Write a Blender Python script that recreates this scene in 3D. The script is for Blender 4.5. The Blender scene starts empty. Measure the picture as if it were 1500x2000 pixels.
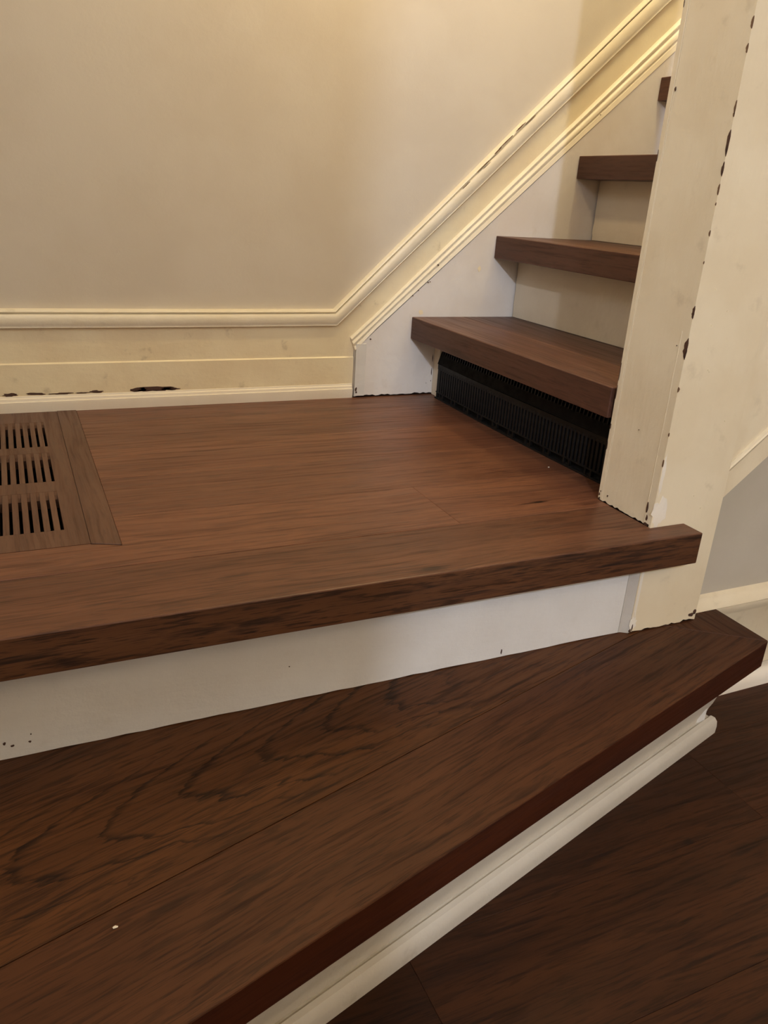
import bpy, bmesh, math, random
from mathutils import Vector, Matrix
random.seed(7)
S = bpy.context.scene
COL = S.collection

# ------------------------------------------------------------------ camera
yaw, pitch, roll = 0.451, 0.381, 0.0664
Fv = Vector((math.sin(yaw)*math.cos(pitch), math.cos(yaw)*math.cos(pitch), -math.sin(pitch)))
r0 = Vector((math.cos(yaw), -math.sin(yaw), 0)); u0 = r0.cross(Fv)
Rv = math.cos(roll)*r0 + math.sin(roll)*u0
Uv = -math.sin(roll)*r0 + math.cos(roll)*u0
cd = bpy.data.cameras.new('camera'); cam = bpy.data.objects.new('camera', cd); COL.objects.link(cam)
M = Matrix(((Rv.x, Uv.x, -Fv.x, 0), (Rv.y, Uv.y, -Fv.y, 0), (Rv.z, Uv.z, -Fv.z, 0), (0, 0, 0, 1)))
cam.matrix_world = Matrix.Translation((-.2697, -1.7095, .454)) @ M
cd.sensor_fit = 'HORIZONTAL'; cd.sensor_width = 36; cd.lens = 1542.54/1500*36
cd.clip_start = .02
S.camera = cam

# ------------------------------------------------------------------ world, lamps, exposure
w = bpy.data.worlds.new('world'); S.world = w; w.use_nodes = True
w.node_tree.nodes['Background'].inputs[0].default_value = (1, .9, .78, 1)
w.node_tree.nodes['Background'].inputs[1].default_value = .05
S.view_settings.view_transform = 'Standard'; S.view_settings.look = 'None'
S.view_settings.gamma = 1; S.view_settings.exposure = 0; S.view_settings.use_curve_mapping = False

def lamp(name, loc, power, color, radius, kind='POINT', target=None, size=30, blend=1):
    l = bpy.data.lights.new(name, kind); l.energy = power; l.color = color; l.shadow_soft_size = radius
    o = bpy.data.objects.new(name, l); o.location = loc; COL.objects.link(o)
    if kind == 'SPOT':
        l.spot_size = math.radians(size); l.spot_blend = blend
    if target is not None:
        o.rotation_euler = (Vector(target)-Vector(loc)).to_track_quat('-Z', 'Y').to_euler()
    return o
lamp('room_lamp', (-.755, -3.43, 1.65), 150, (.73, .815, 1), .028)
lamp('stair_lamp', (.38, -.29, 1.34), 10, (1, .73, .40), .04)
lamp('upper_stair_lamp', (1.0, -.45, 1.90), 21, (1, .88, .50), .05)
lamp('left_fill_light', (-.75, -1.5, 1.5), 19, (.76, .86, 1), .25)  # added broad fill from the left, not an actual fixture
lamp('rear_fill_light', (.8, -3.0, 1.8), 15, (1, .67, .25), .2)  # added weak warm fill from behind, no fixture there

# ------------------------------------------------------------------ helpers
def link(name, me, mat=None, parent=None, loc=(0, 0, 0), rz=0.0):
    o = bpy.data.objects.new(name, me); COL.objects.link(o)
    o.location = loc; o.rotation_euler = (0, 0, rz)
    if mat and me is not None: me.materials.append(mat)
    if parent:
        o.parent = parent
        o.matrix_parent_inverse = Matrix.Translation(-parent.location)
    return o
def thing(name, label, cat, loc=(0, 0, 0), group=None):
    o = bpy.data.objects.new(name, None); COL.objects.link(o); o.location = loc
    o.empty_display_size = .05
    o['label'] = label; o['category'] = cat
    if group: o['group'] = group
    return o
def structure(name, loc=(0, 0, 0)):
    o = bpy.data.objects.new(name, None); COL.objects.link(o); o.location = loc
    o['kind'] = 'structure'; return o
def tag(o, label, cat, group=None):
    o['label'] = label; o['category'] = cat
    if group: o['group'] = group
    return o
def finish(bm, name, mat, parent, org, rz, bevel=0, smooth=False, seg=1, side=None):
    bmesh.ops.remove_doubles(bm, verts=bm.verts, dist=1e-6)
    bmesh.ops.recalc_face_normals(bm, faces=bm.faces)
    if bevel:
        es = [e for e in bm.edges if len(e.link_faces) == 2 and e.calc_face_angle(0) > .6]
        bmesh.ops.bevel(bm, geom=es, offset=bevel, segments=seg, profile=.5, affect='EDGES', clamp_overlap=True)
    inv = Matrix.Rotation(-rz, 4, 'Z') @ Matrix.Translation(-Vector(org))
    bm.transform(inv)
    me = bpy.data.meshes.new(name); bm.to_mesh(me); bm.free()
    if smooth:
        for p in me.polygons: p.use_smooth = True
    o = link(name, me, mat, parent, org, rz)
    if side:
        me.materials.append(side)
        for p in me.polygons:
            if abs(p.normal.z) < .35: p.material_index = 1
    return o
def prism_into(bm, pts, d, axis='z'):
    """pts: list of 3-D points of one face, d: extrusion vector"""
    a = [bm.verts.new(p) for p in pts]; b = [bm.verts.new(Vector(p)+Vector(d)) for p in pts]
    n = len(pts)
    bm.faces.new(a); bm.faces.new(b[::-1])
    for i in range(n): bm.faces.new((a[i], a[(i+1) % n], b[(i+1) % n], b[i]))
def centre(pts):
    c = Vector((0, 0, 0))
    for p in pts: c += Vector(p)
    return c/len(pts)
def slabz(name, xy, z0, z1, mat, parent=None, rz=0, bevel=0, org=None, seg=1, side=None):
    """horizontal board with an outline xy between z0 and z1; rz = direction of its grain"""
    bm = bmesh.new(); prism_into(bm, [(x, y, z1) for x, y in xy], (0, 0, z0-z1))
    if org is None: c = centre([(x, y, z0) for x, y in xy]); org = (c.x, c.y, z0)
    return finish(bm, name, mat, parent, org, rz, bevel, seg=seg, side=side)
def slaby(name, xz, y0, y1, mat, parent=None, bevel=0, org=None):
    bm = bmesh.new(); prism_into(bm, [(x, y0, z) for x, z in xz], (0, y1-y0, 0))
    if org is None: c = centre([(x, y0, z) for x, z in xz]); org = (c.x, y0, min(z for x, z in xz))
    return finish(bm, name, mat, parent, org, 0, bevel)
def rect(x0, x1, y0, y1): return [(x0, y0), (x1, y0), (x1, y1), (x0, y1)]
def box_into(bm, x0, x1, y0, y1, z0, z1):
    prism_into(bm, [(x0, y0, z0), (x1, y0, z0), (x1, y1, z0), (x0, y1, z0)], (0, 0, z1-z0))
def box(name, x0, x1, y0, y1, z0, z1, mat, parent=None, bevel=0, rz=0):
    bm = bmesh.new(); box_into(bm, x0, x1, y0, y1, z0, z1)
    return finish(bm, name, mat, parent, ((x0+x1)/2, (y0+y1)/2, z0), rz, bevel)
def loft(name, rings, mat, parent=None, smooth=False):
    bm = bmesh.new(); vr = [[bm.verts.new(p) for p in r] for r in rings]; n = len(rings[0])
    for a, b in zip(vr, vr[1:]):
        for i in range(n): bm.faces.new((a[i], a[(i+1) % n], b[(i+1) % n], b[i]))
    bm.faces.new(vr[0]); bm.faces.new(vr[-1][::-1])
    c = centre(rings[0])
    o = finish(bm, name, mat, parent, c, 0)
    if smooth:
        for p in o.data.polygons: p.use_smooth = len(p.vertices) == 4
        try: o.data.set_sharp_from_angle(angle=math.radians(38))
        except Exception: pass
    return o
def ragged(a, b, n, amp, seed):
    """points from a to b in (u,z) whose z wanders upward, for a broken paint edge"""
    rr = random.Random(seed); out = []
    for i in range(1, n):
        t = i/n; out.append((a[0]+(b[0]-a[0])*t, a[1]+(b[1]-a[1])*t+rr.random()**2*amp))
    return out
def chip(name, c, ax_u, ax_v, nrm, du, dv, seed, mat, parent, n=14, thick=.0007, skew=0.0):
    """irregular flake of bare wood showing where the paint is gone"""
    rr = random.Random(seed); c = Vector(c); U = Vector(ax_u); V = Vector(ax_v); N = Vector(nrm)
    pts = []
    for i in range(n):
        a = 2*math.pi*i/n; k = .62+.5*rr.random()
        pu = math.cos(a)*du*.5*k; pv = math.sin(a)*dv*.5*k
        pts.append(c+U*(pu+skew*pv)+V*pv-N*.0008)
    bm = bmesh.new(); prism_into(bm, pts, N*(.0008+thick))
    return finish(bm, name, mat, parent, c, 0)

# ------------------------------------------------------------------ materials
class NT:
    def __init__(s, name):
        s.m = bpy.data.materials.new(name); s.m.use_nodes = True; s.t = s.m.node_tree; s.n = s.t.nodes; s.l = s.t.links
        s.b = s.n['Principled BSDF']
    def new(s, t, **k):
        x = s.n.new(t)
        for a, b in k.items(): setattr(x, a, b)
        return x
    def val(s, sock, v):
        if hasattr(v, 'is_linked') or isinstance(v, bpy.types.NodeSocket): s.l.new(v, sock)
        else: sock.default_value = v
    def math(s, op, a, b=None, c=None, clamp=False):
        x = s.new('ShaderNodeMath', operation=op, use_clamp=clamp); s.val(x.inputs[0], a)
        if b is not None: s.val(x.inputs[1], b)
        if c is not None: s.val(x.inputs[2], c)
        return x.outputs[0]
    def vmath(s, op, a, b):
        x = s.new('ShaderNodeVectorMath', operation=op); s.val(x.inputs[0], a); s.val(x.inputs[1], b); return x.outputs[0]
    def noise(s, vec, scale, detail=3, rough=.55, dist=0):
        x = s.new('ShaderNodeTexNoise'); s.l.new(vec, x.inputs['Vector'])
        x.inputs['Scale'].default_value = scale; x.inputs['Detail'].default_value = detail
        x.inputs['Roughness'].default_value = rough; x.inputs['Distortion'].default_value = dist
        return x.outputs['Fac']
    def ramp(s, fac, lo, hi, a=0., b=1.):
        x = s.new('ShaderNodeMapRange', interpolation_type='SMOOTHSTEP'); s.l.new(fac, x.inputs[0])
        for i, v in enumerate((lo, hi, a, b)): s.val(x.inputs[i+1], v)
        return x.outputs[0]
    def mix(s, fac, a, b, blend='MIX'):
        x = s.new('ShaderNodeMix', data_type='RGBA', blend_type=blend); s.val(x.inputs[0], fac)
        s.val(x.inputs[6], a); s.val(x.inputs[7], b); return x.outputs[2]
    def bump(s, h, strength, dist):
        x = s.new('ShaderNodeBump'); s.l.new(h, x.inputs['Height']); x.inputs['Strength'].default_value = strength
        x.inputs['Distance'].default_value = dist; s.l.new(x.outputs[0], s.b.inputs['Normal'])
    def done(s, col, rough, spec=.5):
        s.val(s.b.inputs['Base Color'], col); s.val(s.b.inputs['Roughness'], rough)
        s.b.inputs['Specular IOR Level'].default_value = spec; return s.m

def c4(r, g, b): return (r, g, b, 1)
def srgb(r, g, b):
    f = lambda c: (c/255/12.92) if c/255 <= .04045 else ((c/255+.055)/1.055)**2.4
    return (f(r), f(g), f(b), 1)

def wood(name, light, mid, dark, rough=.42, knots=(), cathedral=None, streak=.5, vary=.35, offs=True, band=1.0, spec=.34):
    k = NT(name)
    tc = k.new('ShaderNodeTexCoord').outputs['Object']
    oi = k.new('ShaderNodeObjectInfo').outputs['Random']
    p = tc
    if offs:
        cm = k.new('ShaderNodeCombineXYZ'); k.l.new(k.math('MULTIPLY', oi, 37.), cm.inputs[0]); k.l.new(k.math('MULTIPLY', oi, 11.), cm.inputs[1])
        k.l.new(k.math('MULTIPLY', oi, 5.), cm.inputs[2]); p = k.vmath('ADD', tc, cm.outputs[0])
    wob = k.noise(k.vmath('MULTIPLY', p, (3., 9., 9.)), 1., 2)
    wv = k.new('ShaderNodeCombineXYZ'); k.l.new(k.math('MULTIPLY', k.math('SUBTRACT', wob, .5), .03), wv.inputs[1])
    q = k.vmath('ADD', p, wv.outputs[0])
    bands = k.noise(k.vmath('MULTIPLY', q, (1.1*band, 13., 13.)), 1., 4, .6)      # broad tone bands along the board
    mott = k.noise(k.vmath('MULTIPLY', p, (4., 14., 14.)), 1., 2)
    grain = k.noise(k.vmath('MULTIPLY', q, (5., 150., 150.)), 1., 4, .62)
    pore = k.noise(k.vmath('MULTIPLY', q, (22., 620., 620.)), 1., 2, .6)
    dash = k.noise(k.vmath('MULTIPLY', q, (9., 85., 85.)), 1., 3, .65)
    dash2 = k.noise(k.vmath('MULTIPLY', q, (16., 230., 230.)), 1., 3, .6)
    col = k.mix(k.ramp(bands, .34, .68), mid, light)
    col = k.mix(k.math('MULTIPLY', k.ramp(mott, .5, .78), .22), col, dark)
    col = k.mix(k.math('MULTIPLY', k.ramp(grain, .50, .72), streak), col, dark)
    col = k.mix(k.math('MULTIPLY', k.ramp(pore, .56, .70), streak*.8), col, dark)
    col = k.mix(k.math('MULTIPLY', k.ramp(dash, .55, .64), streak*.62), col, dark)
    col = k.mix(k.math('MULTIPLY', k.ramp(dash2, .54, .63), streak*.75), col, dark)
    if cathedral:
        x0, y0, a, period = cathedral
        sp = k.new('ShaderNodeSeparateXYZ'); k.l.new(tc, sp.inputs[0])
        n1 = k.noise(k.vmath('MULTIPLY', tc, (6., 26., 0.)), 1., 3, .6)
        n2 = k.noise(k.vmath('MULTIPLY', tc, (25., 160., 0.)), 1., 3, .6)
        yy = k.math('ADD', k.math('SUBTRACT', sp.outputs[1], y0), k.math('MULTIPLY', k.math('SUBTRACT', n1, .5), .035))
        ff = k.math('SUBTRACT', k.math('SUBTRACT', sp.outputs[0], x0), k.math('MULTIPLY', k.math('MULTIPLY', yy, yy), a))
        ff = k.math('ADD', ff, k.math('MULTIPLY', k.math('SUBTRACT', n2, .5), .05))
        ff = k.math('ADD', ff, k.math('MULTIPLY', k.math('SUBTRACT', n1, .5), .11))
        fr = k.math('FRACT', k.math('DIVIDE', ff, period))
        line = k.math('MULTIPLY', k.ramp(fr, .0, .05), k.math('SUBTRACT', 1., k.ramp(fr, .04, .24)))
        side = k.math('SUBTRACT', 1., k.ramp(k.math('ABSOLUTE', yy), .055, .10))
        line = k.math('MULTIPLY', line, side)
        line = k.math('MULTIPLY', line, k.ramp(grain, .30, .60, .45, 1.))
        far = k.math('SUBTRACT', 1., k.ramp(k.math('ABSOLUTE', k.math('SUBTRACT', sp.outputs[0], x0)), .42, .60))
        col = k.mix(k.math('MULTIPLY', k.math('MULTIPLY', line, far), .95), col, dark)
    for (kx, ky, sx, sy, s_) in knots:
        d = k.vmath('MULTIPLY', k.vmath('SUBTRACT', tc, (kx, ky, 0)), (1/sx, 1/sy, 0))
        dn = k.new('ShaderNodeVectorMath', operation='LENGTH'); k.l.new(d, dn.inputs[0])
        nn = k.noise(k.vmath('MULTIPLY', tc, (40., 160., 0.)), 1., 3)
        dd = k.math('ADD', dn.outputs['Value'], k.math('MULTIPLY', k.math('SUBTRACT', nn, .5), 1.3))
        col = k.mix(k.math('MULTIPLY', k.math('SUBTRACT', 1., k.ramp(dd, .25, 1.15)), s_), col, srgb(30, 15, 8))
    # each board is a little lighter or darker than the next
    tone = k.math('ADD', 1.-vary/2, k.math('MULTIPLY', oi, vary))
    hs = k.new('ShaderNodeHueSaturation'); k.l.new(col, hs.inputs['Color']); k.l.new(tone, hs.inputs['Value'])
    k.bump(k.math('ADD', k.math('MULTIPLY', pore, .5), grain), .25, .0006)
    rg = k.ramp(grain, .4, .7, rough-.03, rough+.12)
    return k.done(hs.outputs[0], rg, spec)

WL, WM, WD = srgb(118, 77, 54), srgb(106, 67, 47), srgb(52, 27, 17)
M_landing = wood('landing_wood', WL, WM, WD, .40, vary=.16, streak=.5)
M_landing_end = wood('landing_wood_knotty', WL, WM, WD, .40, vary=.16, streak=.5, knots=((.172, -.037, .020, .0055, 1.), (.155, -.038, .03, .003, .8)), offs=True)
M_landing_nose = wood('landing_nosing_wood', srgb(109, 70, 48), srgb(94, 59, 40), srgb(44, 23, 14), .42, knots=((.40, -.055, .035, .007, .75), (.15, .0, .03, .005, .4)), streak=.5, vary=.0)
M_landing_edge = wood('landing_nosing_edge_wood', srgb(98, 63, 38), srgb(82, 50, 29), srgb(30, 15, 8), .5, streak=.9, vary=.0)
TLc = (srgb(104, 70, 54), srgb(84, 53, 41), srgb(50, 28, 20))
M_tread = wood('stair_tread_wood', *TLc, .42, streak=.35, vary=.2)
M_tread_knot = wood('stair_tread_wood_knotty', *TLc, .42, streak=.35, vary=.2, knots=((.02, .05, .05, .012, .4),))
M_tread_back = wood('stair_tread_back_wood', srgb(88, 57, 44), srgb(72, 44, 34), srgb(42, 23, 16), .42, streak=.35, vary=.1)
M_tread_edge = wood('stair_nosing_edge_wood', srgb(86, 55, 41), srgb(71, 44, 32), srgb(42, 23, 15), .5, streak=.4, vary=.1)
M_winder = wood('winder_tread_wood', srgb(92, 55, 27), srgb(76, 44, 21), srgb(26, 10, 3), .50, cathedral=(-.455, .009, 34., .10), offs=False, streak=.6, spec=.2, vary=.04)
M_winder_nose = wood('winder_nosing_wood', srgb(82, 48, 26), srgb(68, 38, 19), srgb(30, 13, 5), .50, streak=.62, spec=.2, vary=0, knots=((-.27, .115, .040, .007, .6), (-.36, .118, .06, .003, .4)))
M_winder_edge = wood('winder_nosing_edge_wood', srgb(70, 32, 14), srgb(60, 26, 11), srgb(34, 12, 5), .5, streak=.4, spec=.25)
M_floor = wood('floor_wood', srgb(66, 36, 17), srgb(52, 27, 12), srgb(22, 9, 3), .50, streak=.62, vary=.5, spec=.2)
M_floor_knot = wood('floor_wood_knotty', srgb(66, 36, 17), srgb(50, 26, 12), srgb(22, 9, 3), .50, streak=.62, vary=.2, spec=.2,
                    knots=((.54, -.085, .010, .007, .9), (.40, -.06, .07, .004, .8), (.60, .05, .03, .006, .7), (.16, .045, .14, .016, .5)), offs=True)
M_register = wood('register_wood', srgb(102, 71, 53), srgb(90, 60, 44), srgb(56, 34, 23), .45, streak=.4, vary=.15)

def paint(name, base, alt, rough=.4, bump=.25, dirt=.0, spec=.5, scale=1., dirtcol=None, brush=(1, 1, 1)):
    k = NT(name); tc = k.new('ShaderNodeTexCoord').outputs['Object']
    n1 = k.noise(tc, 6*scale, 4); n2 = k.noise(k.vmath('MULTIPLY', tc, brush), 90*scale, 3); n3 = k.noise(tc, 22*scale, 4, .6)
    n4 = k.noise(tc, 400*scale, 2)
    col = k.mix(k.ramp(n1, .35, .65), base, alt)
    if dirt:
        col = k.mix(k.math('MULTIPLY', k.ramp(n3, .60, .78), dirt), col, dirtcol or srgb(140, 118, 88))
    h = k.math('ADD', k.math('MULTIPLY', n2, .6), k.math('ADD', k.math('MULTIPLY', n3, 1.2), k.math('MULTIPLY', n4, .12)))
    k.bump(h, bump, .004)
    return k.done(col, rough, spec)
M_wall = paint('wall_paint', srgb(210, 200, 184), srgb(206, 195, 178), .85, .12, spec=.25)
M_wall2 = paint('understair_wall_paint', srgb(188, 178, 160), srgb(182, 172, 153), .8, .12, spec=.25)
M_cream = paint('cream_gloss_paint', srgb(236, 226, 203), srgb(230, 218, 192), .38, .18, .25, brush=(1, .3, 1))
M_cream_band = paint('cream_band_paint', srgb(238, 224, 190), srgb(230, 213, 178), .42, .25, .5, brush=(.3, 1, 1))
M_white = paint('white_primer_paint', srgb(222, 218, 210), srgb(214, 209, 200), .5, .35, .12, dirtcol=srgb(176, 160, 136), brush=(.3, 1, 1))
M_skirt = paint('skirt_white_paint', srgb(228, 221, 212), srgb(220, 211, 200), .5, .30, .25, dirtcol=srgb(196, 178, 146))
M_post = paint('post_cream_paint', srgb(228, 213, 182), srgb(221, 204, 171), .38, .25, .2, brush=(1, 1, .2))
M_postface = M_post
M_riser = paint('riser_cream_paint', srgb(216, 203, 180), srgb(208, 194, 170), .5, .22, .15)
M_shoe = paint('new_shoe_paint', srgb(236, 226, 208), srgb(232, 220, 200), .35, .08, .1)
M_stripp = paint('shade_grey_strip_paint', srgb(196, 188, 176), srgb(180, 172, 160), .55, .3, .3)  # white strip coloured greyer to stand in for the shade on it
M_lower = paint('lower_riser_paint', srgb(206, 197, 180), srgb(197, 187, 169), .5, .25, .25)
M_patch = paint('primer_patch_paint', srgb(234, 225, 208), srgb(228, 217, 198), .5, .3)
M_bare = paint('bare_wood_chip', srgb(88, 56, 38), srgb(44, 26, 17), .7, .5)
M_core = paint('bare_wood_core', srgb(40, 24, 15), srgb(26, 15, 10), .9, .1, spec=.05)
M_caulk = paint('paint_crack', srgb(122, 90, 62), srgb(84, 58, 40), .7, .3)
def metal(name, col, rough, met=0., dust=.0):
    k = NT(name); tc = k.new('ShaderNodeTexCoord').outputs['Object']
    n = k.noise(tc, 60, 4, .6); c = k.mix(k.math('MULTIPLY', k.ramp(n, .5, .8), dust), col, srgb(92, 80, 62))
    k.b.inputs['Metallic'].default_value = met; k.bump(n, .15, .001); return k.done(c, k.ramp(n, .3, .8, rough, rough+.2), .3)
M_grille = metal('black_grille_metal', srgb(10, 8, 7), .5, .0, .16)
M_duct = metal('duct_dark', srgb(10, 9, 8), .8)
M_damper = metal('damper_brown', srgb(92, 66, 38), .55, .0, .5)

# ------------------------------------------------------------------ room shell
FZ = -.38
CEIL = 2.05
wb = box('wall_back', -1.3, 2.7, .02, .12, FZ, CEIL, M_wall); wb['kind'] = 'structure'
o = box('wall_left', -1.4, -1.3, -4.2, .12, FZ, CEIL, M_wall); o['kind'] = 'structure'
o = box('wall_right', 2.7, 2.8, -4.2, .12, FZ, CEIL, M_wall); o['kind'] = 'structure'
o = box('wall_rear', -1.4, 2.8, -4.3, -4.2, FZ, CEIL, M_wall); o['kind'] = 'structure'
o = box('shadow_blocker_wall', -1.3, -.42, -2.50, -2.40, FZ, CEIL, M_wall); o['kind'] = 'structure'  # added out of view; stands in for a person's soft shadow on the left
o = box('ceiling', -1.4, 2.8, -4.3, .12, CEIL, CEIL+.1, M_wall); o['kind'] = 'structure'

# main floor: planks laid along X
fl = structure('floor', (.4, -2.3, FZ-.02))
box('subfloor', -1.3, 2.7, -4.2, -.80, FZ-.03, FZ-.012, M_core, fl)
rows = []
y = -.9395
while y > -4.3: rows.append(y); y -= .178
rows = [-.7615]+rows
for i, yt in enumerate(rows):
    yb = max(yt-.178, -4.2)
    if yb >= yt: continue
    x = -1.3
    cuts = [.685] if i == 1 else ([.12] if i == 0 else [])
    if not cuts:
        c = .25+((i*.47) % 1.22)-.1
        cuts = [c]
        if i == 2: cuts = [1.30]
        if i == 3: cuts = [-.55, .95]
    xs = [-1.3]
    c0 = cuts[0]
    while c0-1.22 > -1.25: c0 -= 1.22
    while c0 < 2.65: xs.append(c0); c0 += 1.22
    xs.append(2.7)
    for a, b in zip(xs, xs[1:]):
        if b-a < .03: continue
        knot = (i == 1 and a < .3 < b) or (i == 2 and a < .5 < b)
        org = ((0., (yt+yb)/2, FZ-.012))
        slabz('plank', rect(a+.0002, b-.0002, yb+.0002, yt-.0002), FZ-.012, FZ, M_floor_knot if knot else M_floor, fl, bevel=.0005, org=org)

# ------------------------------------------------------------------ baseboard along the back wall, turning up the stair
bb = structure('baseboard_back', (.0, .02, 0))
def lineA(x): return .2064+.9455*(x-.4059)
def lineC(x): return .1691+.920*(x-.4073)
def lineD(x): return .1395+.917*(x-.4468)
def lineE(x): return .118+.8746*(x-.4556)
XR = 2.05
capf = [(0., .030), (0., .014), (.05, .0075), (.13, .0055), (.19, .0070), (.215, .0100), (.235, .0100), (.26, .0045), (.34, .0025), (.48, .0015), (.66, .0018), (.80, .0032), (.88, .0045), (.93, .0040), (.97, .0055), (1., .0115), (1., .030)]
def capring(x, zt, zb): return [(x, yv, zt+(zb-zt)*t) for t, yv in capf]
capL = capring(-1.3, .2035, .1655)
capM = [(.404+.006*t, yv, .2052+(.1672-.2052)*t) for t, yv in capf]
capR = [(XR, yv, lineA(XR)+(lineC(XR)-lineA(XR))*t) for t, yv in capf]
# subdivide the long runs and let the old wood wander a little
def lerp_ring(a, b, t, w=0.):
    return [tuple(a[i][j]*(1-t)+b[i][j]*t+(w if j == 2 else 0) for j in range(3)) for i in range(len(a))]
rr = random.Random(3)
rings = [capL]+[lerp_ring(capL, capM, t/8, rr.uniform(-.0006, .0006)) for t in range(1, 8)]+[capM]+[lerp_ring(capM, capR, t/14, rr.uniform(-.0007, .0007)) for t in range(1, 14)]+[capR]
loft('cap_moulding', rings, M_cream, bb, smooth=True)
up = [(-1.3, .172), (.409, .172), (XR, lineC(XR)+.006), (XR, lineD(XR)-.006), (.4468, .136), (.4565, .112), (.4562, .096), (-1.3, .100)]
slaby('upper_board', up, .0115, .03, M_cream_band, bb)
lo = [(-1.3, 0.), (.4560, 0.), (.4562, .0965), (-1.3, .1005)]
bm = bmesh.new()
loft('lower_board', [[(-1.3, .03, 0), (-1.3, .0085, 0), (-1.3, .0085, .0985), (-1.3, .0115, .1012), (-1.3, .03, .1012)],
                     [(.456, .03, 0), (.456, .0085, 0), (.456, .0085, .0945), (.456, .0115, .0972), (.456, .03, .0972)]], M_cream_band, bb)
bm.free()
beadf = [(0., .03), (0., .0115), (.05, .0065), (.14, .0035), (.22, .0040), (.27, .0070), (.33, .0070), (.38, .0030), (.50, .0000), (.60, .0005), (.655, .0035), (.70, .0035), (.74, .0005), (.97, -.0015), (1., .0000), (1., .03)]
def beadring(x, zt, zb): return [(x, yv, zt+(zb-zt)*t) for t, yv in beadf]
b0 = [(.4455+.010*t, yv, .1420+(.113-.1420)*t) for t, yv in beadf]
b1 = [(.500+.008*t, yv, lineD(.500)+(lineE(.508)-lineD(.500))*t) for t, yv in beadf]
b2 = beadring(XR, lineD(XR), lineE(XR))
loft('bead_moulding', [b0, b1]+[lerp_ring(b1, b2, t/12, rr.uniform(-.0005, .0005)) for t in range(1, 12)]+[b2], M_cream, bb, smooth=True)
shoe = [(.012, 0), (.0005, 0), (-.0005, .016), (.000, .0215), (.0025, .0225), (.003, .0245), (.0035, .0275), (.0065, .0295), (.0072, .0325), (.012, .0335)]
loft('shoe_moulding', [[(-1.3, a, b) for a, b in shoe], [(.4535, a, b) for a, b in shoe]], M_shoe, bb, smooth=True)
# bare wood where the paint has broken away above the shoe moulding and in the crack of the cap
for (x, z, du, dv, sd) in ((-.004, .0375, .088, .0125, 1), (-.036, .0370, .040, .010, 41), (.028, .0365, .05, .007, 42), (-.1235, .0365, .028, .006, 2), (-.286, .0365, .030, .008, 3), (-.2388, .0365, .040, .006, 4), (-.19, .0350, .05, .004, 5), (-.15, .0350, .03, .003, 6)):
    chip('paint_chip', (x, .0085, z), (1, 0, 0), (0, 0, 1), (0, -1, 0), du, dv, sd, M_bare, bb, n=18)
sl = math.atan(.93)
ux, uz = math.cos(sl), math.sin(sl)
for (x, off, ln, wd, sd) in ((.715, .0115, .030, .0018, 11), (.755, .0060, .045, .0022, 12), (.79, .0045, .03, .0030, 13), (.81, .0025, .05, .0022, 14), (.845, .0015, .03, .003, 15), (.87, .008, .04, .0016, 16), (.73, .016, .045, .0018, 17), (.765, .013, .03, .0022, 18)):
    chip('paint_crack', (x, .0050, lineA(x)-off-.001), (ux, 0, uz), (-uz, 0, ux), (0, -1, 0), ln, wd*.7, sd, M_caulk, bb, n=12, thick=.0012)
bm = bmesh.new(); rr = random.Random(8)
xs = [.66+i*.02 for i in range(64)]
pt = [(x, .0085, lineA(x)-.0123+rr.uniform(-.0005, .0005)) for x in xs]; pb = [(x, .0085, lineA(x)-.0137-.0006*rr.random()) for x in xs]
prism_into(bm, pt+pb[::-1], (0, .004, 0)); finish(bm, 'cap_crack', M_caulk, bb, (.66, .0085, .4), 0)

# ------------------------------------------------------------------ stair: skirt board, treads, risers
H, G, NO, TT = .19, .2098, .0702, .051
X1 = .597
sk = thing('skirt_board', 'white painted skirt board running up the stair wall beneath the beaded moulding', 'skirting', (.456, .01, 0))
e0 = (.4575, .0025); e1 = (.668, .0035)
pts = [e0]+ragged(e0, e1, 26, .0035, 5)+[e1, (XR, .0035), (XR, lineE(XR)+.004), (.4575, .1165)]
slaby('board', pts, .0, .015, M_skirt, sk)
slaby('board_core', [(.459, 0), (XR, 0), (XR, 1.4), (.459, .11)], .004, .018, M_core, sk)
box('end_block', .4575, .4835, -.0012, .003, .004, .128, M_white, sk, bevel=.0006)
for (x, z, du, dv, sd) in ((.4615, .020, .006, .011, 1), (.4625, .013, .004, .006, 2), (.650, .0285, .002, .002, 3), (.6625, .034, .0016, .004, 4), (.6625, .056, .0018, .020, 5), (.6628, .090, .0022, .022, 7)):
    chip('paint_chip', (x, -.001 if x < .48 else 0, z), (1, 0, 0), (0, 0, 1), (0, -1, 0), du, dv, sd, M_bare, sk, n=9)
for (x, z, du, sd) in ((.655, .3105, .006, 1), (.594, .2400, .004, 2), (.608, .2520, .003, 3), (.492, .1400, .0045, 4), (.637, .272, .003, 5), (.632, .2705, .004, 6), (1.06, .664, .003, 7)):
    chip('paint_chip', (x, -.0034, z-.001), (1, 0, 0), (0, 0, 1), (0, -1, 0), du, du*.7, sd+30, M_bare, sk, n=9)
chip('paint_drip', (.770, 0, .303), (1, 0, 0), (0, 0, 1), (0, -1, 0), .010, .016, 9, M_cream_band, sk, n=12, thick=.0004)
chip('paint_drip', (.6205, 0, .200), (1, 0, 0), (0, 0, 1), (0, -1, 0), .012, .014, 10, M_cream_band, sk, n=12, thick=.0004)

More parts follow.
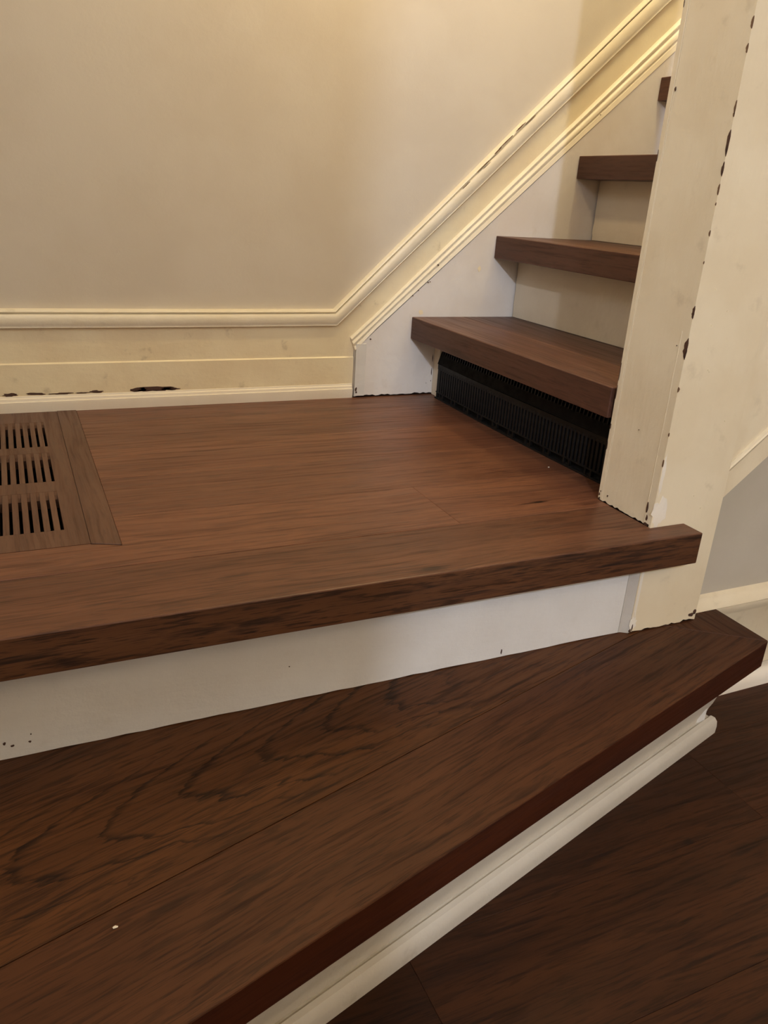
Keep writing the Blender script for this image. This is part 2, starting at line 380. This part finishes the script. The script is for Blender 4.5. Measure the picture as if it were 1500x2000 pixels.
names = ['lowest brown stair tread, just above the black air grille',
         'second brown stair tread from the bottom, above the riser with the bright patch of light',
         'third brown stair tread from the bottom, seen almost edge on',
         'topmost brown stair tread in view, only its left end showing beside the post',
         'fifth brown stair tread, hidden behind the post', 'sixth brown stair tread, hidden behind the post']
treads = 6
for k in range(treads-1):
    xn = X1+G*k; z = H*(k+1); yb = -.728 if k == 0 else -.815
    t = thing('stair_tread', names[k], 'stair tread', (xn+.1, -.4, z-TT), 'brown stair treads going up')
    mt = M_tread_knot if k < 2 else M_tread
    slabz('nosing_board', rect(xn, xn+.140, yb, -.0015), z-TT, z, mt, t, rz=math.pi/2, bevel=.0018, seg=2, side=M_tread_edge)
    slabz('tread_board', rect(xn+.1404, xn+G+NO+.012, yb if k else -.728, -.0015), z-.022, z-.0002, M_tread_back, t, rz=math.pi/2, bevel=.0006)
    if k == 0:
        box('end_filler', .746, .895, -.82, -.7285, z-TT, z-.001, M_tread, t)
rl = {1: 'cream painted stair riser between the first and second stair treads, with a bright light patch',
      2: 'cream painted stair riser between the second and third stair treads', 3: 'cream painted stair riser above the third stair tread', 4: 'cream painted stair riser above the fourth stair tread'}
for k in range(1, treads-1):
    xr = X1+G*k+NO; z0 = H*k; z1 = H*(k+1)-TT if k+1 <= treads else H*(k+1)
    t = thing('stair_riser', rl[k], 'stair riser', (xr, -.4, z0), 'painted stair risers going up')
    bm = bmesh.new()
    rg = random.Random(k)
    left = [(-.0042-rg.random()**2*.0022, z0+.0006+(z1-z0-.0006)*i/14) for i in range(15)]
    pts = [(xr, a, b) for a, b in left]+[(xr, -.815, z1), (xr, -.815, z0+.0006)]
    prism_into(bm, pts, (.012, 0, 0)); finish(bm, 'board', M_riser, t, (xr, -.4, z0), 0)
    box('riser_core', xr+.004, xr+.016, -.81, .002, z0+.001, z1-.0005, M_core, t)
# first riser: filler strip and dark duct opening that holds the grille
t = thing('stair_riser', 'cream filler strip left of the black grille, under the lowest stair tread', 'stair riser', (.667, -.02, 0), None)
slaby('filler_strip', [(.6665, .001), (.679, .001), (.679, H-TT), (.6655, H-TT)], -.027, -.0020, M_riser, t)
box('side_casing', .6625, .679, -.0355, -.0272, .001, H-TT-.0005, M_riser, t)

# black baseboard air grille
g = thing('air_grille', 'black slatted metal air grille set in the riser below the lowest stair tread', 'air grille', (.66, -.36, 0))
box('duct_back', .700, .706, -.73, -.03, 0, H-TT-.001, M_duct, g)
box('duct_roof', .672, .700, -.73, -.0358, H-TT-.004, H-TT-.001, M_duct, g)
GY0, GY1 = -.728, -.037
def gy(y): # slight outward bow of the grille
    t = (y-GY0)/(GY1-GY0); return .6535+.006*(2*t-1)**2
bm = bmesh.new()
def bowed(bm, z0, z1, d0, d1, y0=GY0, y1=GY1, n=16):
    ys = [y0+(y1-y0)*i/n for i in range(n+1)]
    pts = [(gy(y)+d0, y, z0) for y in ys]+[(gy(y)+d1, y, z0) for y in ys[::-1]]
    prism_into(bm, pts, (0, 0, z1-z0))
bowed(bm, .0, .0035, -.003, .004); bowed(bm, .0145, .0175, -.001, .006); bowed(bm, .0705, .0835, -.0002, .004)
finish(bm, 'frame_rail', M_grille, g, (.655, -.36, 0), 0, .0004)
for yy in (GY0+.002, GY1-.010):
    bm = bmesh.new(); box_into(bm, gy(yy), gy(yy)+.006, yy, yy+.008, .0, .0835)
    finish(bm, 'frame_end', M_grille, g, (.655, yy, 0), 0, .0004)
nb = 11
for i in range(nb):
    yc = GY0+.03+(GY1-GY0-.06)*i/(nb-1)
    bm = bmesh.new()
    for dy in (-.011, .005):
        box_into(bm, gy(yc)-.0015, gy(yc)+.003, yc+dy, yc+dy+.005, .003, .0150)
    box_into(bm, gy(yc)+.000, gy(yc)+.002, yc-.011, yc+.010, .003, .0075)
    finish(bm, 'bracket', M_grille, g, (gy(yc), yc, 0), 0)
box('lower_backing', .6635, .6655, GY0, GY1, .0, .020, M_duct, g)
nbar = 62
me0 = None
for i in range(nbar):
    yc = GY0+.014+(GY1-GY0-.028)*i/(nbar-1)
    if me0 is None:
        bm = bmesh.new(); box_into(bm, -.0008, .0035, -.0030, .0030, .0165, .076)
        bmesh.ops.recalc_face_normals(bm, faces=bm.faces)
        bmesh.ops.bevel(bm, geom=[e for e in bm.edges if abs(e.verts[0].co.z-e.verts[1].co.z) > .01], offset=.0006, segments=1, affect='EDGES')
        me0 = bpy.data.meshes.new('bar'); bm.to_mesh(me0); bm.free(); me0.materials.append(M_grille)
        bm = bmesh.new(); prism_into(bm, [(.004, -.0014, .106), (.0085, -.0014, .138), (.014, -.0014, .138), (.012, -.0014, .106)], (0, .0028, 0))
        bmesh.ops.recalc_face_normals(bm, faces=bm.faces)
        me1 = bpy.data.meshes.new('louvre'); bm.to_mesh(me1); bm.free(); me1.materials.append(M_grille)
    link('bar', me0, None, g, (gy(yc), yc, 0))
    o = link('louvre', me1, None, g, (gy(yc)-.001, yc, 0))
box('damper_plate', .668, .670, GY0, GY1, .001, H-TT-.006, M_duct, g)
bm = bmesh.new(); prism_into(bm, [(.6575, GY0, .0836), (.6660, GY0, .112), (.6680, GY0, .112), (.6610, GY0, .0836)], (0, GY1-GY0, 0)); finish(bm, 'sloped_plate', M_duct, g, (.66, -.36, .0836), 0)

# ------------------------------------------------------------------ landing
ld = thing('landing', 'brown wooden plank landing between the wall and the white riser', 'landing', (-.2, -.45, -.06))
ZP = -.018
def pl(xy, m=M_landing, org=None, rz=0): return slabz('plank', xy, ZP, 0, m, ld, rz=rz, bevel=.0005, org=org)
e = .0002
bot = [0.010, -.105, -.270, -.435, -.600]
RX0, RX1 = -.590, -.1655
cut = {0: None, 1: None, 2: None, 3: None}
for i in range(4):
    y1, y0 = bot[i]-e, bot[i+1]+e
    if i == 0:
        # the row against the wall stops at the trim
        y1 = .006
    c = cut[i]
    xr = .700 if i else .700
    segs = [(RX1+e, c-e), (c+e, xr)] if c else [(RX1+e, xr)]
    for a, b in segs: pl(rect(a, b, y0, y1))
    pl(rect(-1.3, RX0-e, y0, y1))
# row with the register's front corner and the knot
pl([(-1.3, -.765+e), (.318-e, -.765+e), (.318-e, -.600-e), (RX1+e, -.600-e), (RX1+e, -.7015), (-.2035, -.687), (-.2035, -.686), (RX0-e, -.686), (RX0-e, -.600-e), (-1.3, -.600-e)])
pl([(.318+e, -.765+e), (.6014, -.765+e), (.6014, -.7345), (.700, -.7345), (.700, -.600-e), (.318+e, -.600-e)], M_landing_end, org=(.318, -.6825, ZP))
# front nosing board wraps the foot of the post
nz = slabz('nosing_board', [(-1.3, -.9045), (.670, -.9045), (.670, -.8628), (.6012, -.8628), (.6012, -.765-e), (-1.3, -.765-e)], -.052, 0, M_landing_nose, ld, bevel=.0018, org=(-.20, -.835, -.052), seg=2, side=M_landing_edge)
box('subfloor', -1.3, RX0-.01, -.765, .0, -.06, ZP-.001, M_core, ld)
box('subfloor', RX1+.005, .59, -.765, .0, -.06, ZP-.001, M_core, ld)
box('subfloor', RX0-.01, RX1+.005, -.765, -.70, -.06, ZP-.001, M_core, ld)

lr = thing('landing_riser', 'white painted riser board under the front edge of the landing', 'stair riser', (-.3, -.854, -.19))
a0, a1 = (-1.3, -.1895), (.5857, -.1895)
pts = [a0]+ragged(a0, a1, 80, .0012, 77)+[a1, (.5857, -.0525), (-1.3, -.0525)]
slaby('board', pts, -.854, -.840, M_white, lr)
box('riser_core', -1.3, .58, -.850, -.836, -.1895, -.053, M_core, lr)
for (x, z, du, dv, sd) in ((-.327, -.167, .004, .004, 1), (-.319, -.172, .004, .0035, 2), (-.300, -.171, .004, .003, 3), (-.298, -.1605, .002, .002, 4), (.3585, -.180, .0025, .010, 6), (.02, -.135, .0025, .0018, 7)):
    chip('paint_chip', (x, -.854, z), (1, 0, 0), (0, 0, 1), (0, -1, 0), du, dv, sd, M_bare, lr, n=9)

# flush wooden floor register
rg_ = thing('floor_register', 'flush wooden floor register with rows of dark slots beside the baseboard', 'floor register', (-.38, -.35, -.03))
bp_ = [(-.2030, .004), (RX1-e, .004), (RX1-e, -.7010), (-.2030, -.6865)]
slabz('frame_board', bp_, -.018, .0012, M_register, rg_, rz=math.pi/2, bevel=.0007)
slabz('frame_board', [(RX0, .004), (-.553, .004), (-.553, -.6865), (RX0, -.6865)], -.018, .0012, M_register, rg_, rz=math.pi/2, bevel=.0007)
PX0, PX1 = -.5525, -.2035
rowsY = [(-.076, -.238), (-.2755, -.427), (-.473, -.629)]
pitch_, sw = .01275, .0045
sx = [-.2345-pitch_*i for i in range(24)]
bm = bmesh.new()
zt, zb = .0004, -.019
box_into(bm, sx[0]+sw/2, PX1, -.6855, .004, zb, zt)
box_into(bm, PX0, sx[-1]-sw/2, -.6855, .004, zb, zt)
ys = [.004, rowsY[0][0], rowsY[0][1], rowsY[1][0], rowsY[1][1], rowsY[2][0], rowsY[2][1], -.6855]
for a, b in ((0, 1), (2, 3), (4, 5), (6, 7)):
    box_into(bm, sx[-1]-sw/2, sx[0]+sw/2, ys[b], ys[a], zb, zt)
for (ya, yb_) in rowsY:      # routed run-out at the back of every slot
    for x in sx:
        prism_into(bm, [(x-sw/2, ya, zb), (x-sw/2, ya-.022, zb), (x-sw/2, ya-.022, zt-.0055), (x-sw/2, ya-.012, zt-.0022), (x-sw/2, ya-.003, zt-.0006), (x-sw/2, ya, zt-.0002)], (sw, 0, 0))
finish(bm, 'panel', M_register, rg_, (-.38, -.34, -.019), math.pi/2)
bm = bmesh.new(); L0 = .162
sme = None
for r_i, (ya, yb_) in enumerate(rowsY):
    for i in range(len(sx)-1):
        x = (sx[i]+sx[i+1])/2; wd = pitch_-sw
        bm2 = bmesh.new(); box_into(bm2, x-wd/2, x+wd/2, yb_, ya, zb, zt)
        finish(bm2, 'slat', M_register, rg_, (x, (ya+yb_)/2, zb), math.pi/2, .0004)
bm.free()
box('duct_floor', PX0, PX1, -.69, -.02, -.14, -.136, M_duct, rg_)
box('duct_wall', PX1+.001, PX1+.004, -.69, -.01, -.14, -.0195, M_duct, rg_)
box('duct_wall', PX0-.005, PX0-.002, -.69, -.01, -.14, -.0195, M_duct, rg_)
box('duct_wall', PX0, PX1, -.695, -.692, -.14, -.0195, M_duct, rg_)
box('duct_wall', PX0, PX1, -.018, -.015, -.14, -.0195, M_duct, rg_)

# ------------------------------------------------------------------ newel post
PXL, PXR, PYF, PYB = .6016, .7455, -.8622, -.7348
np_ = thing('newel_post', 'tall square cream painted newel post with chipped corners at the landing edge', 'newel post', (.67, -.80, -.19))
# left face and front face each end in a broken line of paint above the boards
bm = bmesh.new()
rr = random.Random(21)
nseg = 18
def skin(bm, top):
    vs = {}
    pts = []
    # upper outline, going round: back-left, front-left, front-right, back-right
    def edge(a, b, n, amp):
        out = []
        for i in range(n):
            t = i/n; out.append((a[0]+(b[0]-a[0])*t, a[1]+(b[1]-a[1])*t, .0008+amp*rr.random()**2))
        return out
    lo_ = edge((PXL, PYB), (PXL, PYF), nseg, .0035)+edge((PXL, PYF), (.6700, PYF), 10, .0014)+[(.6703, PYF, -.0525)]
    return lo_
# body is built of the part above the landing's nosing and the part beside / below it
low = -.1885
# front sheet
fx = [PXL+(PXR-PXL)*i/22 for i in range(23)]
front_lo = [(x, PYF, (low+.004*rr.random()**2)) for x in fx]
bm = bmesh.new()
prism_into(bm, front_lo+[(PXR, PYF, CEIL), (PXL, PYF, CEIL)], (0, .004, 0))
ly = [PYB+(PYF+.004-PYB)*i/20 for i in range(21)]
left_lo = [(PXL, y_, .0006+.0032*rr.random()**2) for y_ in ly]
prism_into(bm, left_lo+[(PXL, PYF+.004, CEIL), (PXL, PYB, CEIL)], (.004, 0, 0))
box_into(bm, PXR-.004, PXR, PYF+.004, PYB, low+.001, CEIL)
box_into(bm, PXL, PXR-.004, PYB-.004, PYB, .001, CEIL)
finish(bm, 'body', M_post, np_, (.67, -.80, low), 0)
box('post_core', PXL+.0025, PXR-.0045, PYF+.0025, PYB-.0045, -.1898, CEIL-.002, M_core, np_)
# bead of thick paint along the back edge and beside the arris of the left face
bm = bmesh.new()
zs = [.003+i*.08 for i in range(26)]
def ridge(y_, wd, h, z0, z1, seed, x=PXL):
    rq = random.Random(seed); n = max(4, int((z1-z0)/.03)); a = []; b = []
    for i in range(n+1):
        z = z0+(z1-z0)*i/n; d = rq.uniform(-.0006, .0006); a.append((x, y_+d+wd/2, z)); b.append((x, y_+d-wd/2, z))
    prism_into(bm, a+b[::-1], (-h, 0, 0))
ridge(-.7455, .0012, .0005, .003, CEIL-.01, 2)
ridge(-.8475, .0012, .0006, .003, .30, 3)
finish(bm, 'paint_ridge', M_postface, np_, (PXL, -.8, .1), 0)
box('edge_strip', PXL-.0006, PXL+.001, -.7440, PYB+.0001, .003, CEIL-.001, M_post, np_, bevel=.0004)
# narrow white strip left of the post under the landing
slabz('side_strip', [(.5866, -.8538), (.5905, -.8546), (.6015, -.8612), (.6015, -.842), (.5866, -.842)], -.1896, -.0528, M_stripp, np_)
chip('paint_patch', (.614, PYF, .022), (1, 0, 0), (0, 0, 1), (0, -1, 0), .030, .055, 5, M_patch, np_, n=20, thick=.0003)
chip('paint_patch', (.606, PYF, .085), (1, 0, 0), (0, 0, 1), (0, -1, 0), .007, .075, 6, M_patch, np_, n=20, thick=.0003)
chip('paint_patch', (.606, PYF, -.11), (1, 0, 0), (0, 0, 1), (0, -1, 0), .007, .12, 7, M_patch, np_, n=20, thick=.0003)
chip('paint_patch', (.606, PYF, -.172), (1, 0, 0), (0, 0, 1), (0, -1, 0), .016, .030, 8, M_patch, np_, n=20, thick=.0003)
def arris(z, dz, w1, w2, sd):   # chip that wraps the corner of the post
    rq = random.Random(sd); n = 8; A = []; B = []
    for i in range(n+1):
        t = i/n; s_ = math.sin(math.pi*t)**.7*(.7+.45*rq.random()); zz = z+(t-.5)*dz
        A.append((w1*.55*s_, zz)); B.append((w2*s_, zz))
    bmc = bmesh.new()
    if w1 > 0: prism_into(bmc, [(PXL, PYF+a, zz) for a, zz in A]+[(PXL, PYF, zz) for a, zz in A[::-1]], (-.0005, 0, 0))
    if w2 > 0: prism_into(bmc, [(PXL+b, PYF, zz) for b, zz in B]+[(PXL, PYF, zz) for b, zz in B[::-1]], (0, -.0005, 0))
    finish(bmc, 'paint_chip', M_bare if dz > .0165 else M_caulk, np_, (PXL, PYF, z), 0)
for z, dz, w1, w2, sd in ((.680, .014, .0050, .0008, 1), (.652, .011, .0045, .0006, 2), (.586, .016, .004, .0006, 3), (.5775, .006, .003, .0005, 33), (.544, .032, .0065, .0015, 4), (.513, .018, .0045, .001, 5), (.488, .014, .004, .0008, 6),
                          (.433, .008, .004, .0006, 7), (.328, .018, .0060, .0012, 8), (.277, .031, .0105, .0018, 9), (.218, .008, .0012, .0028, 10), (.150, .006, .0025, .0008, 11), (.105, .012, .0030, .0012, 12), (.470, .004, .002, .0004, 13), (.395, .004, .002, .0004, 14)):
    arris(z, dz, w1, w2, sd)
for y_, z, du, dv, sd in ((-.849, .028, .0035, .020, 1), (-.852, .012, .003, .010, 2), (-.7375, .010, .003, .006, 3), (-.739, .004, .003, .004, 4), (-.7395, .016, .0016, .003, 5), (-.7572, .014, .002, .004, 6),
                       (-.852, .0015, .010, .0055, 7), (-.7358, .217, .0012, .028, 8), (-.7358, .185, .0012, .024, 9), (-.7360, .128, .0022, .010, 10), (-.7358, .095, .0015, .014, 12), (-.7358, .53, .001, .02, 13), (-.7358, .72, .001, .015, 14), (-.8435, .2785, .0012, .0016, 15), (-.80, .14, .0012, .0012, 16), (-.748, .615, .0025, .006, 17)):
    chip('paint_chip', (PXL-.0006, y_, z), (0, 1, 0), (0, 0, 1), (-1, 0, 0), du, dv, sd+60, M_bare, np_, n=10)
for x, z, du, dv, sd in ((.7350, -.1775, .013, .0075, 1), (.7418, -.173, .007, .010, 2), (.606, -.180, .0025, .016, 3), (.6025, -.184, .004, .008, 4)):
    chip('paint_chip', (x, PYF-.0002, z), (1, 0, 0), (0, 0, 1), (0, -1, 0), du, dv, sd+90, M_bare, np_, n=10)
for x, z in ((.645, .27), (.655, .243), (.652, .245), (.64, .31), (.71, .165), (.68, .045), (.70, .022), (.665, .33), (.634, .36)):
    chip('paint_nick', (x, PYF-.0002, z), (1, 0, 0), (0, 0, 1), (0, -1, 0), .0022, .0022, int(x*900+z*100), M_cream_band, np_, n=7)

# ------------------------------------------------------------------ outer stringer right of the post
st = thing('outer_stringer', 'cream painted outer stair stringer sloping up right of the newel post', 'stair stringer', (.75, -.84, .02))
def low_(x): return .0245+.80*(x-.7505)
sp = [(.7475, .018)]
xs_ = [.7475+i*.08 for i in range(16)]
pts = [(x, low_(x)) for x in xs_]+[(xs_[-1], low_(xs_[-1])+.62), (.7475, .62)]
slaby('board', pts, -.853, -.829, M_post, st, bevel=.0012)
def sring(x):
    z = low_(x)+.052
    return [(x, -.840, z-.003), (x, -.8545, z-.003), (x, -.8575, z+.001), (x, -.8580, z+.005), (x, -.8560, z+.0075), (x, -.8572, z+.0095), (x, -.8560, z+.013), (x, -.840, z+.015)]
loft('bead_moulding', [sring(.7476), sring(1.2), sring(xs_[-1])], M_post, st, smooth=True)
for z, dz, wd, sd in ((.318, .05, .0018, 1), (.190, .030, .0022, 2), (.112, .034, .0026, 3), (.050, .014, .0016, 4), (.022, .012, .0012, 5), (.255, .012, .001, 6)):
    chip('paint_chip', (.7480, -.8532, z), (1, 0, 0), (0, 0, 1), (0, -1, 0), wd*2, dz, sd+20, M_bare, st, n=12)

# ------------------------------------------------------------------ wall, baseboard and quarter round under the stair
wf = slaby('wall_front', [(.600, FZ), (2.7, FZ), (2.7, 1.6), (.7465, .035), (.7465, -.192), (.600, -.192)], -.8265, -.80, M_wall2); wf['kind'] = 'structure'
bf = structure('baseboard_front', (1.5, -.83, FZ))
def bfr(x, pr): return [(x, a, b) for a, b in pr]
pb_ = [(-.8265, -.338), (-.8375, -.338), (-.8375, -.212), (-.8400, -.208), (-.8440, -.200), (-.8450, -.1905), (-.8265, -.1905)]
pc_ = [(-.8265, -.1898), (-.8450, -.1898), (-.8425, -.181), (-.8360, -.176), (-.8340, -.170), (-.8265, -.166)]
loft('board', [bfr(.8160, pb_), bfr(2.7, pb_)], M_post, bf, smooth=True)
loft('cap_moulding', [bfr(.7468, pc_), bfr(2.7, pc_)], M_post, bf, smooth=True)
q = [(-.8265, FZ), (-.8535, FZ), (-.8530, -.368), (-.8500, -.358), (-.8440, -.3515), (-.8375, -.3500), (-.8265, -.3500)]
loft('quarter_round', [[(.62, a, b) for a, b in q], [(2.7, a, b) for a, b in q]], M_shoe, bf, smooth=True)

# ------------------------------------------------------------------ angled winder step below the landing
SL = .290
ang = math.atan(SL)
def yo(x): return -.958+SL*(x-.815)
def yi(x): return -.8698+SL*(x-.5966)
wt = thing('winder_step', 'brown angled step with arched wood grain below the landing', 'stair tread', (-.1, -1.05, -.24))
ZW = -.190
slabz('tread_board', [(-1.3, yi(-1.3)), (.6650, -.8499), (.6650, -.832), (-1.3, -.832)], ZW-.02, ZW, M_winder, wt, rz=ang, bevel=.0003, org=(.20, -.895, ZW-.02))
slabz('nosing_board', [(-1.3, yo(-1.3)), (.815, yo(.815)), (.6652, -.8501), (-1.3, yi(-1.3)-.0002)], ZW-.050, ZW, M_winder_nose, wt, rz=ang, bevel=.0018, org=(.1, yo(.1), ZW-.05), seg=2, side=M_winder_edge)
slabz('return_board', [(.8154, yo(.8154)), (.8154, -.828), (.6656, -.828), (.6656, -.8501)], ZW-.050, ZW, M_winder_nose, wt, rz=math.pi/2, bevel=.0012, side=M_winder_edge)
# riser of the winder with cove and shoe
wr = thing('winder_riser', 'white painted riser with shoe moulding under the angled step', 'stair riser', (.1, -1.1, FZ))
nx, ny = -SL/math.hypot(1, SL), 1/math.hypot(1, SL)
def wring(prof, xe, back=0):
    out = []
    for off, z in prof:
        x = xe+back; yv = yo(x)+off*math.hypot(1, SL); out.append((x, yv, z))
    return out
prR = [(.070, FZ), (.051, FZ), (.051, -.345), (.0475, -.330), (.0430, -.318), (.0400, -.305), (.0360, -.285), (.0340, -.2405), (.070, -.2405)]
end = []
cove = {2: .754, 3: .7550, 4: .7565, 5: .7600, 6: .7650, 7: .7650}
for i, (off, z) in enumerate(prR):
    x = cove.get(i, .754); end.append((x, yo(x)+off*math.hypot(1, SL), z))
loft('board', [wring(prR, -1.3), end], M_lower, wr, smooth=True)
prS = [(.056, FZ), (.0330, FZ), (.0325, -.366), (.0340, -.3565), (.0385, -.3505), (.0450, -.3490), (.0485, -.3520), (.056, -.3520)]
S0 = wring(prS, -1.3); S1 = [(.7655+dx, yo(.7655+dx)+off*math.hypot(1, SL), z) for (off, z), dx in zip(prS, (.008, .008, .008, .0075, .005, .001, -.001, -.002))]
loft('shoe_moulding', [S0, S1], M_lower, wr, smooth=True)
box('side_riser', .700, .7465, -.93, -.8268, FZ, -.2405, M_white, wr)
# a crumb of dried plaster on the angled step and one on the landing
def crumb(x, y_, z, s, label):
    bm = bmesh.new(); bmesh.ops.create_icosphere(bm, subdivisions=2, radius=s)
    rq = random.Random(int(x*1000))
    for v in bm.verts: v.co = Vector((v.co.x*1.5, v.co.y*.8, v.co.z*.5))*(1+rq.uniform(-.2, .2)); 
    zmin = min(v.co.z for v in bm.verts)
    for v in bm.verts: v.co += Vector((x, y_, z-zmin))
    o = finish(bm, 'plaster_crumb', M_shoe, None, (x, y_, z), 0); tag(o, label, 'crumb'); return o
crumb(-.2393, -1.1353, ZW, .0017, 'small white plaster crumb lying on the angled step near its left end')
crumb(.6180, -.5700, 0, .0014, 'tiny white crumb on the landing in front of the black air grille')
